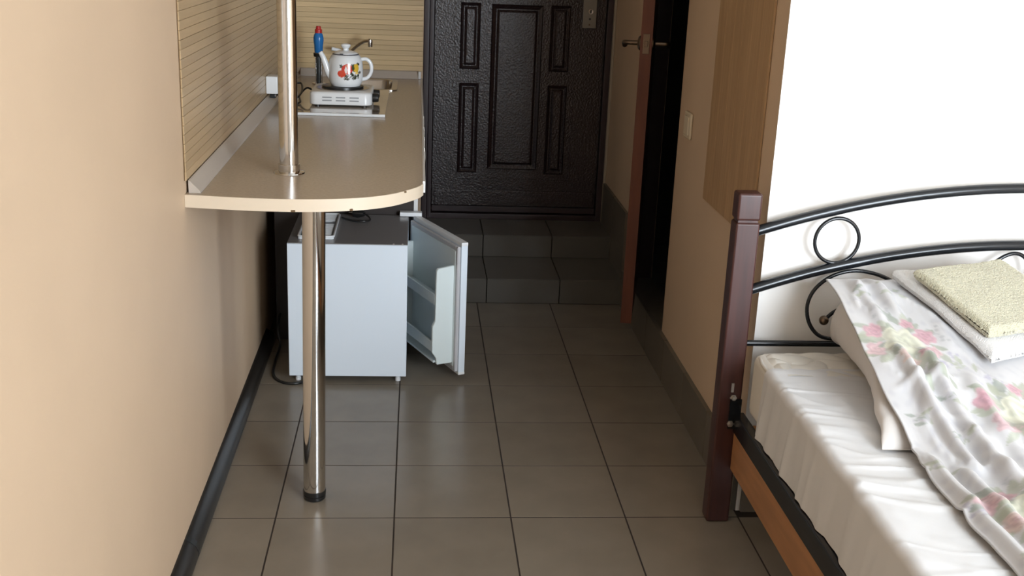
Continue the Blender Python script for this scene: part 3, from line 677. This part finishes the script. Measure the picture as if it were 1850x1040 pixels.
lathe('bottle_body', [(0, 0), (0.017, 0), (0.0185, 0.004), (0.0195, 0.030), (0.0225, 0.052), (0.0225, 0.066), (0.019, 0.080), (0.0145, 0.086), (0, 0.086)], (0, 0, 0), M_BLUE, bo, 28)
lathe('cap', [(0, 0.0862), (0.016, 0.0862), (0.016, 0.101), (0.012, 0.104), (0.010, 0.116), (0, 0.117)], (0, 0, 0), M_RED, bo, 24)

# ------------------------------------------------------------------ bed
PX, PY = 1.263, -0.002
bed = empty('bed', (PX, -1.0, 0)); tag(bed, 'double bed with dark wooden post and black metal scroll headboard', 'bed')
b0 = Vector(bed.location)
def bl(p): return Vector(p)-b0
def bbx(name, a, b, m, bev=0.002, par=None, seg=2): return box(name, bl(a), bl(b), m, par or bed, bev, seg)
BCX = 2.09; BW = BCX-PX
def post(x, y, h, name='post'):
    bm = bmesh.new(); c = bl((x, y, 0)); w = 0.033; d = 0.028
    add_box(bm, (c.x-w, c.y-d, 0.0005), (c.x+w, c.y+d, h-0.080), 0.006, 2); add_box(bm, (c.x-w+0.006, c.y-d+0.006, h-0.082), (c.x+w-0.006, c.y+d-0.006, h-0.070), 0.0)
    add_box(bm, (c.x-w-0.000, c.y-d, h-0.074), (c.x+w, c.y+d, h), 0.007, 3)
    return harden(autosmooth(link(name, bm, M_BEDW, bed), 50))
p1 = post(PX, PY, 0.968); post(2*BCX-PX, PY, 0.968)
post(PX, -1.985, 0.55); post(2*BCX-PX, -1.985, 0.55)
yr = -0.003
arc = lambda zc, k, x: zc-k*(x-BCX)**2
xs = np.linspace(PX+0.030, 2*BCX-PX-0.030, 40)
tube('headboard_arc', [bl((x, yr, arc(0.996, 0.214, x))) for x in xs], 0.0142, M_BEDM, bed, 16)
tube('headboard_arc', [bl((x, yr, arc(0.836, 0.222, x))) for x in xs], 0.0142, M_BEDM, bed, 16)
tube('headboard_rail', [bl((PX+0.03, yr, 0.541)), bl((2*BCX-PX-0.03, yr, 0.541))], 0.0085, M_BEDM, bed, 12)
for s in (-1, 1):
    cx = BCX+s*(1.521-BCX)*-1
    tube('ring', [bl((cx+0.0615*math.cos(a), yr, 0.8385+0.0625*math.sin(a))) for a in np.linspace(0, 2*math.pi, 40, endpoint=False)], 0.0052, M_BEDM, bed, 8, True)
    pts = [(1.83, .575), (1.80, .63), (1.745, .693), (1.678, .733), (1.625, .750), (1.575, .754), (1.52, .738), (1.478, .702), (1.461, .656), (1.47, .606), (1.50, .568), (1.541, .556), (1.585, .563), (1.612, .59), (1.615, .622), (1.595, .643), (1.565, .648), (1.535, .632), (1.517, .613)]
    f = lambda x: BCX+(x-BCX)*(1 if s < 0 else -1)
    tube('scroll', [bl(p) for p in smooth_path([(f(x), yr, z) for x, z in pts], 5)], 0.0055, M_BEDM, bed, 8)
    lathe('ball', [(0.0135*math.sin(a), -0.0135*math.cos(a)) for a in np.linspace(0, math.pi, 13)], bl((f(1.513), yr, 0.610)), M_BRONZE, bed, 16)
    pts = [(1.925, .57), (1.915, .63), (1.93, .70), (1.961, .763), (1.992, .797), (2.03, .812), (2.062, .800), (2.078, .77), (2.072, .738), (2.052, .722), (2.030, .73)]
    tube('scroll', [bl(p) for p in smooth_path([(f(x), yr, z) for x, z in pts], 5)], 0.0055, M_BEDM, bed, 8)
# side rails
for s in (-1, 1):
    xx = BCX+s*(BCX-1.292)
    bbx('side_rail', (xx-0.014, -1.957, 0.286), (xx+0.014, -0.031, 0.345), M_BEDM, 0.004)
    bo_ = bbx('side_board', (xx-0.010, -1.955, 0.172), (xx+0.010, -0.034, 0.284), M_BOARD, 0.002)
bracket = bbx('bracket', (1.262, -0.036, 0.295), (1.296, -0.0302, 0.385), M_BEDM, 0.001)
for x, z in ((1.271, 0.388), (1.268, 0.312)):
    lathe('bolt', [(0, 0), (0.010, 0), (0.010, 0.003), (0.007, 0.003), (0.0065, 0.010), (0, 0.011)], bl((x, -0.0305 if z > .386 else -0.036, z)), M_ZINC, bed, 6, Matrix.Rotation(math.radians(90), 4, 'X'))
bbx('staple', (1.262, -0.034, 0.405), (1.270, -0.0302, 0.432), M_ZINC, 0.001)
for y in np.linspace(-1.8, -0.15, 9):
    bbx('slat', (1.307, y-0.035, 0.330), (2*BCX-1.307, y+0.035, 0.342), M_BOARD, 0.001)

# mattress
def tilt(y): return 0.014-0.023*(-0.046-y)
ms = empty('mattress', (BCX, -1.0, 0.346)); tag(ms, 'white quilted mattress lying on the bed frame', 'mattress')
MX0, MX1, MY0, MY1, MZ0, MZ1 = 1.309, 2*BCX-1.309, -1.94, -0.046, 0.346, 0.516
bm = bmesh.new(); add_box(bm, (MX0-BCX, MY0+1.0, 0.001), (MX1-BCX, MY1+1.0, MZ1-MZ0), 0.022, 4)
for v in bm.verts: v.co.z += tilt(v.co.y-1.0)*max(0, v.co.z)/(MZ1-MZ0)
harden(autosmooth(link('core', bm, M_MATT, ms), 60))
pr_ = [(MX0+0.012, MY1-0.03), (MX0+0.03, MY1-0.008), (MX0+0.06, MY1-0.004), (MX1-0.06, MY1-0.004), (MX1-0.03, MY1-0.008), (MX1-0.012, MY1-0.03), (MX1-0.006, MY1-0.07), (MX1-0.006, MY0+0.05), (MX1-0.03, MY0+0.006), (MX0+0.03, MY0+0.006), (MX0+0.006, MY0+0.05), (MX0+0.006, MY1-0.07)]
tube('piping', [(x-BCX, y+1.0, MZ1-MZ0-0.007+tilt(y)) for x, y in pr_], 0.0055, M_MATT, ms, 8, True)
# quilted head end: puffed cells
nx, ny = 190, 64
gx = np.linspace(MX0+0.018, MX0+0.55, nx); gy = np.linspace(MY1-0.014, MY1-0.19, ny)
GX, GY = np.meshgrid(gx, gy, indexing='ij')
puff = np.minimum(np.abs(np.sin((GX+0.5*GY+0.012*np.sin(GY*60))*math.pi/0.10)), np.abs(np.sin((GY-0.25*GX+0.012*np.sin(GX*50))*math.pi/0.07)))**0.3
edge = np.minimum(1, np.minimum((GX-gx[0])/0.02, (gy[0]-GY)/0.012))
GZ = MZ1+0.0008-0.004*(1-edge)+0.0105*puff*edge+(0.014-0.023*(-0.046-GY))
grid_mesh('quilting', GX-BCX, GY+1.0, GZ-MZ0, M_MATT, ms)

# fitted sheet over the mattress
sec = []   # cross-section: from top inner to bottom of side
for x in np.linspace(2.45, 1.322, 170): sec.append((x, 0.5245, 0.0))
for a in np.linspace(0, math.pi/2, 12)[1:]: sec.append((1.322-0.022*math.sin(a), 0.5025+0.022*math.cos(a), a/(math.pi/2)))
for z in np.linspace(0.498, 0.346, 30): sec.append((1.300, z, 1.0))
ysn = np.linspace(-0.185, -1.945, 330)
SXa = np.zeros((len(sec), len(ysn))); SYa = np.zeros_like(SXa); SZa = np.zeros_like(SXa)
for j, y in enumerate(ysn):
    f_in = min(1.0, (-0.185-y)/0.03); ev = fbm(y*6, 0.4, 7.7, 1.0, 3)
    for i, (x, z, w) in enumerate(sec):
        yd = y+0.22*(x-1.3)+0.03*fbm(x*4, y*4, 0.6)
        wr = 1-abs(fbm(x*2.6, yd*13, 1.3, 1.0, 2))*2.6
        wr2 = fbm(x*4, y*6, 5.7, 1.0, 3)
        msk = min(1.3, max(0.0, 0.75+1.6*fbm(x*3+4, y*4, 2.9, 1.0, 2))); wr3 = 1-abs(fbm((x+y*0.8)*7, (y-x*0.5)*3, 4.4, 1.0, 2))*2.6
        topd = (0.0052*max(0, wr)**2*msk+0.0035*max(0, wr3)**2+0.0030*wr2)*f_in
        fold = 1-abs(fbm(y*9+z*1.3, z*1.6, 9.1, 1.0, 2))*2.4
        low = max(0.0, (0.498-z)/0.152) if w == 1.0 else 0
        sd = (0.002+0.007*max(0, fold)+0.004*ev)*(0.3+0.9*low)
        SXa[i, j] = x-max(0.0, sd)*w-0.006*low*w
        SYa[i, j] = y; SZa[i, j] = z+min(0.0075, max(topd, -0.0015))*(1-0.7*w)+0.001+tilt(y)*max(0, (z-0.346)/0.1785)
sh = grid_mesh('bed_sheet', SXa-BCX, SYa+1.0, SZa-0.346, M_SHEET); sh.location = (BCX, -1.0, 0.346)
tag(sh, 'plain white wrinkled sheet stretched over the mattress', 'bed sheet')

# pillow profile along the bed
PY_ = np.array([-1.60, -1.10, -0.85, -0.74, -0.625, -0.53, -0.373, -0.247, -0.125, -0.05]); PZ_ = np.array([0.519, 0.531, 0.537, 0.547, 0.578, 0.618, 0.674, 0.713, 0.745, 0.752])
def hprof(y):
    return float(np.mean([np.interp(y+d, PY_, PZ_) for d in (-0.05, -0.025, 0, 0.025, 0.05)]))
# pillow body
ny, nt_ = 60, 72
yy = np.linspace(-0.055, -0.672, ny); PXa = np.zeros((ny, nt_+1)); PYa = np.zeros_like(PXa); PZa = np.zeros_like(PXa)
for i, y in enumerate(yy):
    t = i/(ny-1); zb = 0.5335+tilt(y); ztop = max(zb+0.004, hprof(y)-0.012)
    if t > 0.86: ztop = zb+(ztop-zb)*math.sqrt(max(0.0, 1-((t-0.86)/0.14)**2))*1.0+0.003
    if t < 0.10: ztop = zb+(ztop-zb)*(0.55+0.45*math.sqrt(max(0, 1-((0.10-t)/0.10)**2)))
    xl = 1.512-0.040*min(1, max(0, (t-0.35)/0.35))-0.050*max(0, (t-0.7)/0.3)-0.003*math.sin(t*9); xr = 2.14
    cx, hx_ = (xl+xr)/2, (xr-xl)/2; cz, hz_ = (ztop+zb)/2, max(0.002, (ztop-zb)/2)
    for k in range(nt_+1):
        a = 2*math.pi*k/nt_; ca, sa = math.cos(a), math.sin(a)
        ex = 2/9.0; ez = 2/2.6
        px = cx+hx_*math.copysign(abs(ca)**ex, ca); pz_ = cz+hz_*math.copysign(abs(sa)**ez, sa)
        n_ = fbm(px*6, y*9, pz_*7, 1.0, 3)
        PXa[i, k] = px+(0.006*n_ if abs(ca) > 0.6 else 0); PYa[i, k] = y; PZa[i, k] = pz_ if sa < 0 else pz_+0.003*n_
pil = grid_mesh('pillow', PXa, PYa, PZa, M_PILLOW)
bm = bmesh.new(); bm.from_mesh(pil.data); bmesh.ops.remove_doubles(bm, verts=bm.verts, dist=1e-5); bmesh.ops.holes_fill(bm, edges=[e for e in bm.edges if e.is_boundary], sides=200); bmesh.ops.recalc_face_normals(bm, faces=bm.faces[:]); bm.to_mesh(pil.data); bm.free()
tag(pil, 'plump white pillow propped against the headboard under the floral cover', 'pillow')

# floral cover
CX0, CX1, CY0, CY1 = 1.472, 2.36, -0.085, -1.55
nx, ny = 230, 370
cxs = np.linspace(CX0, CX1, nx); cys = np.linspace(CY0, CY1, ny)
hp_ = np.array([hprof(y) for y in cys])
GX, GY = np.meshgrid(cxs, cys, indexing='ij'); GZ = np.repeat(hp_[None, :], nx, 0).copy()
def ridge(x0, y0, x1, y1, w, h):
    global GZ
    d = np.array([x1-x0, y1-y0]); Ln = np.hypot(*d); d /= Ln
    tt = (GX-x0)*d[0]+(GY-y0)*d[1]; nn = -(GX-x0)*d[1]+(GY-y0)*d[0]
    fall = np.clip(np.minimum(tt, Ln-tt)/0.08+0.5, 0, 1); fall = fall*fall*(3-2*fall)
    GZ += 1.5*h*np.exp(-(nn/w)**2)*fall
ridge(1.545, -0.40, 1.575, -0.80, 0.012, 0.016); ridge(1.605, -0.42, 1.628, -0.86, 0.016, 0.018); ridge(1.69, -0.50, 1.70, -0.85, 0.02, 0.010)
ridge(1.53, -0.12, 1.545, -0.30, 0.014, 0.012); ridge(1.585, -0.10, 1.60, -0.28, 0.014, 0.012); ridge(1.50, -0.75, 1.497, -1.5, 0.012, 0.012)
ridge(1.545, -0.80, 1.535, -1.5, 0.018, 0.020); ridge(1.64, -0.80, 1.60, -1.5, 0.03, 0.016); ridge(1.52, -0.52, 1.64, -0.50, 0.010, 0.008)
ridge(1.75, -0.65, 1.73, -1.4, 0.03, 0.012); ridge(1.90, -0.55, 1.93, -1.4, 0.04, 0.015); ridge(1.565, -0.60, 1.60, -0.64, 0.01, 0.006)
nz_ = np.array([[fbm(x*4.0, y*2.2, 3.3, 1.0, 3) for y in cys[::4]] for x in cxs[::4]])
ix = np.linspace(0, nz_.shape[0]-1, nx); iy = np.linspace(0, nz_.shape[1]-1, ny)
i0 = np.clip(ix.astype(int), 0, nz_.shape[0]-2); j0 = np.clip(iy.astype(int), 0, nz_.shape[1]-2); fx = (ix-i0)[:, None]; fy = (iy-j0)[None, :]
NZ = nz_[i0][:, j0]*(1-fx)*(1-fy)+nz_[i0+1][:, j0]*fx*(1-fy)+nz_[i0][:, j0+1]*(1-fx)*fy+nz_[i0+1][:, j0+1]*fx*fy
GZ += 0.013*NZ
nz2 = np.array([[1-abs(fbm(x*7+y*2, y*4-x*2, 6.1, 1.0, 2))*2.5 for y in cys[::3]] for x in cxs[::3]])
ix2 = np.clip((np.arange(nx)/3).astype(int), 0, nz2.shape[0]-2); iy2 = np.clip((np.arange(ny)/3).astype(int), 0, nz2.shape[1]-2); fx2 = np.clip(np.arange(nx)/3-ix2, 0, 1)[:, None]; fy2 = np.clip(np.arange(ny)/3-iy2, 0, 1)[None, :]
N2 = nz2[ix2][:, iy2]*(1-fx2)*(1-fy2)+nz2[ix2+1][:, iy2]*fx2*(1-fy2)+nz2[ix2][:, iy2+1]*(1-fx2)*fy2+nz2[ix2+1][:, iy2+1]*fx2*fy2
GZ += 0.013*np.clip(N2, 0, 1)**2
edge = np.exp(-((GX-CX0)/0.010)**2); GZ -= 0.006*edge*(GY < -0.70)
GXo = GX.copy(); wav = np.array([fbm(0.3, y*5, 8.8) for y in cys]); GXo += (0.008*wav)[None, :]*np.exp(-((GX-CX0)/0.06))
GYo = GY+0.012*np.array([fbm(x*5, 1.1, 2.1) for x in cxs])[:, None]*np.exp(-((CY0-GY)/0.05))
rel = GZ-hp_[None, :]
tw = np.clip(((GX-(1.640+(-0.105-GY)*0.325))+0.01)/0.03, 0, 1)*np.clip((GY+0.50)/0.04, 0, 1)*np.clip((2.13-GX)/0.04, 0, 1)   # pressed flat under the towels
GZ = hp_[None, :]+rel*(1-tw)+np.minimum(rel, 0.004)*tw
GZ = np.maximum(GZ, 0.5335+0.014-0.023*(-0.046-GY))
# printed bouquets
base = np.array([0.50, 0.492, 0.495]); C = np.ones(GX.shape+(3,))*base
U, V = GX, GY
dam = np.sin(U*95+3*np.sin(V*40))*np.sin(V*80+2.5*np.sin(U*55)); C *= 1-(0.11*np.clip(dam, 0, 1))[..., None]*np.array([1.0, 1.0, 0.75])
def paint(mask, colr): 
    global C
    m = np.clip(mask, 0, 1)[..., None]; C = C*(1-m)+np.asarray(colr)*m
rf = random.Random(11)
def leaf_(x, y, a, l, w, colr):
    ca, sa = math.cos(a), math.sin(a); p = (U-x)*ca+(V-y)*sa; q_ = -(U-x)*sa+(V-y)*ca
    t = np.clip(p/l, 0, 1); ww = w*np.sin(math.pi*t)**0.8+1e-6
    m = ((p > 0) & (p < l))*np.clip((1-np.abs(q_)/ww)*3, 0, 1)
    vein = 1-0.25*(np.abs(q_) < 0.0014); paint(m*0.8, np.asarray(colr)*0.64); 
def rose(x, y, r, c_out, c_in, ph):
    dx, dy = U-x, V-y; rr = np.hypot(dx, dy); a = np.arctan2(dy, dx)
    R_ = r*(1+0.13*np.sin(5*a+ph)+0.07*np.sin(8*a+2*ph)); m = np.clip((R_-rr)/0.004, 0, 1)
    t = np.clip(rr/R_, 0, 1)
    swirl = 0.5+0.5*np.sin(a*2+t*13+ph+1.2*np.sin(3*a+ph))
    swirl2 = np.clip(np.sin(a*3-t*9+ph*1.7), 0, 1)
    colr = np.asarray(c_in)*(1-t[..., None])+np.asarray(c_out)*t[..., None]
    colr = colr*(0.80+0.26*swirl[..., None])+0.05*swirl2[..., None]
    global C
    C = C*(1-0.88*m[..., None])+(colr*0.70+0.03)*0.88*m[..., None]
def spray(x, y, n, sp_, colr, r0=0.006):
    for _ in range(n):
        px, py = x+rf.gauss(0, sp_), y+rf.gauss(0, sp_*0.8); rr = np.hypot(U-px, V-py); paint(np.clip((r0*rf.uniform(0.7, 1.3)-rr)/0.003, 0, 1)*0.8, np.asarray(colr)*0.62)
GREENS = [(0.42, 0.46, 0.36), (0.50, 0.52, 0.40), (0.38, 0.42, 0.36), (0.55, 0.58, 0.46)]
PINK, PINK2, CREAM, CREAM2, LIL = (0.70, 0.38, 0.44), (0.72, 0.46, 0.49), (0.80, 0.79, 0.62), (0.62, 0.64, 0.47), (0.58, 0.55, 0.66)
def bouquet(x, y, s, rot=0.0):
    R_ = lambda dx, dy: (x+s*(dx*math.cos(rot)-dy*math.sin(rot)), y+s*(dx*math.sin(rot)+dy*math.cos(rot)))
    for i in range(5):
        a = rf.uniform(0, 2*math.pi); p = R_(0.10*math.cos(a), 0.10*math.sin(a)); spray(p[0], p[1], 16, 0.018*s, LIL if i % 2 else (0.60, 0.60, 0.62), 0.0055)
    for i in range(34):
        a = rf.uniform(0, 2*math.pi); d = rf.uniform(0.035, 0.085); p = R_(d*math.cos(a), d*math.sin(a)); leaf_(p[0], p[1], a+rot+rf.uniform(-0.7, 0.7), s*rf.uniform(0.035, 0.065), s*rf.uniform(0.008, 0.015), rf.choice(GREENS))
    for dx, dy, r, k in ((0.045, 0.062, 0.020, 0), (-0.052, 0.056, 0.028, 0), (-0.073, -0.012, 0.030, 1), (0.070, 0.012, 0.031, 0), (0.062, -0.046, 0.022, 1), (-0.022, -0.080, 0.026, 2), (0.025, -0.068, 0.016, 0)):
        p = R_(dx, dy); rose(p[0], p[1], r*s, (PINK, PINK2, (0.72, 0.55, 0.46))[k], (0.56, 0.24, 0.31) if k == 0 else (0.64, 0.38, 0.40), rf.uniform(0, 6))
    for i in range(12):
        a = rf.uniform(0, 2*math.pi); p = R_(0.03*math.cos(a), 0.03*math.sin(a)); leaf_(p[0], p[1], a+rot, s*0.038, s*0.010, rf.choice(GREENS))
    p = R_(0, 0); rose(p[0], p[1], 0.050*s, CREAM, CREAM2, rf.uniform(0, 6))
    for i in range(9):
        a = rf.uniform(-2.4, -0.9); p = R_(0.02+0.015*i*math.cos(a), -0.085-0.008*i); leaf_(p[0], p[1], a+rot, 0.04*s, 0.009*s, rf.choice(GREENS))
bouquet(1.572, -0.375, 0.95, 0.15); bouquet(1.775, -0.610, 1.1, 0.5); bouquet(1.595, -0.985, 1.0, -0.5); bouquet(2.06, -0.62, 1.1, 1.2); bouquet(1.85, -0.93, 1.1, 2.0); bouquet(1.70, -1.30, 1.05, 0.8); bouquet(2.18, -1.2, 1.1, 0.1); bouquet(2.2, -0.35, 1.0, 2.2)
for (x, y) in ((1.60, -0.70), (1.50, -0.80), (1.66, -0.83), (1.53, -0.62), (1.70, -0.46), (1.53, -0.20), (1.62, -0.17), (1.62, -0.58), (1.90, -0.78), (1.74, -1.06), (1.52, -1.15)):
    for i in range(5): leaf_(x+rf.uniform(-.02, .02), y+rf.uniform(-.02, .02), rf.uniform(0, 6), 0.03, 0.007, rf.choice(GREENS))
    spray(x, y, 8, 0.012, (0.68, 0.66, 0.70))
cov = grid_mesh('floral_cover', GXo, GYo, GZ, M_COVER, None, C)
sm = cov.modifiers.new('thickness', 'SOLIDIFY'); sm.thickness = 0.004; sm.offset = -1
tag(cov, 'satiny bed cover printed with pink and cream roses', 'bed cover')

# towels
def towel(name, label, quad, zoff, th, m, seed, amp, layers):
    """quad: P(0,0) back-left, P(0,1) front-left, P(1,1) front-right, P(1,0) back-right in XY; lies on the pillow slope"""
    root = empty(name, (quad[1][0], quad[1][1], hprof(quad[1][1])+zoff)); tag(root, label, 'towel', 'folded towels on the bed cover')
    Q = [Vector((*q_, 0)) for q_ in quad]; o_ = Vector(root.location)
    lh = th/layers
    for l in range(layers):
        nu_, nv_ = 130, 116; shrink = 0.006*l*(1 if l % 2 else 1.4)
        pts_x = np.zeros((nu_, 2*nv_)); pts_y = np.zeros_like(pts_x); pts_z = np.zeros_like(pts_x)
        for i in range(nu_):
            u = i/(nu_-1)
            for j in range(2*nv_):
                top = j < nv_; v = (j/(nv_-1)) if top else (1-(j-nv_)/(nv_-1))
                eu = min(u, 1-u)*0.33; ev = min(v, 1-v)*0.34
                rr = lh*0.5; e = min(eu, ev)
                rnd = 1.0 if e > rr else math.sqrt(max(0, 1-(1-e/rr)**2))
                P = (Q[0]*(1-v)+Q[1]*v)*(1-u)+(Q[3]*(1-v)+Q[2]*v)*u
                n_ = fbm(P.x*9, P.y*9, seed+l, 1.0, 2)*0.004; fz = fbm(P.x*260, P.y*260, seed+l*3+(0 if top else 9), 1.0, 2)*amp
                zc = zoff+(l+0.5)*lh+n_
                x = P.x+fz*0.8+shrink*(0.5-u); y = P.y+fz*0.6-shrink*(0.5-v)
                zz = hprof(P.y)+zc+(0.007*max(0, fbm(P.x*7, P.y*7, 31.0, 1.0, 2)) if (top and seed > 10) else 0)+(1 if top else -1)*lh*0.5*rnd+(fz if top else 0)
                pts_x[i, j] = x-o_.x; pts_y[i, j] = y-o_.y; pts_z[i, j] = zz-o_.z
        ob = grid_mesh('fold', pts_x, pts_y, pts_z, m, root)
        bm_ = bmesh.new(); bm_.from_mesh(ob.data); bmesh.ops.remove_doubles(bm_, verts=bm_.verts, dist=2e-5); bmesh.ops.recalc_face_normals(bm_, faces=bm_.faces[:]); bm_.to_mesh(ob.data); bm_.free()
        for p_ in ob.data.polygons: p_.use_smooth = True
towel('white_towel', 'folded white terry towel lying on the floral cover', [(1.640, -0.105), (1.757, -0.465), (2.10, -0.360), (1.985, -0.06)], 0.012, 0.036, M_TOWW, 1.0, 0.0014, 1)
towel('yellow_towel', 'folded pale yellow terry towel on top of the white towel', [(1.666, -0.178), (1.757, -0.430), (2.03, -0.375), (1.925, -0.120)], 0.054, 0.030, M_TOWY, 20.0, 0.0024, 1)
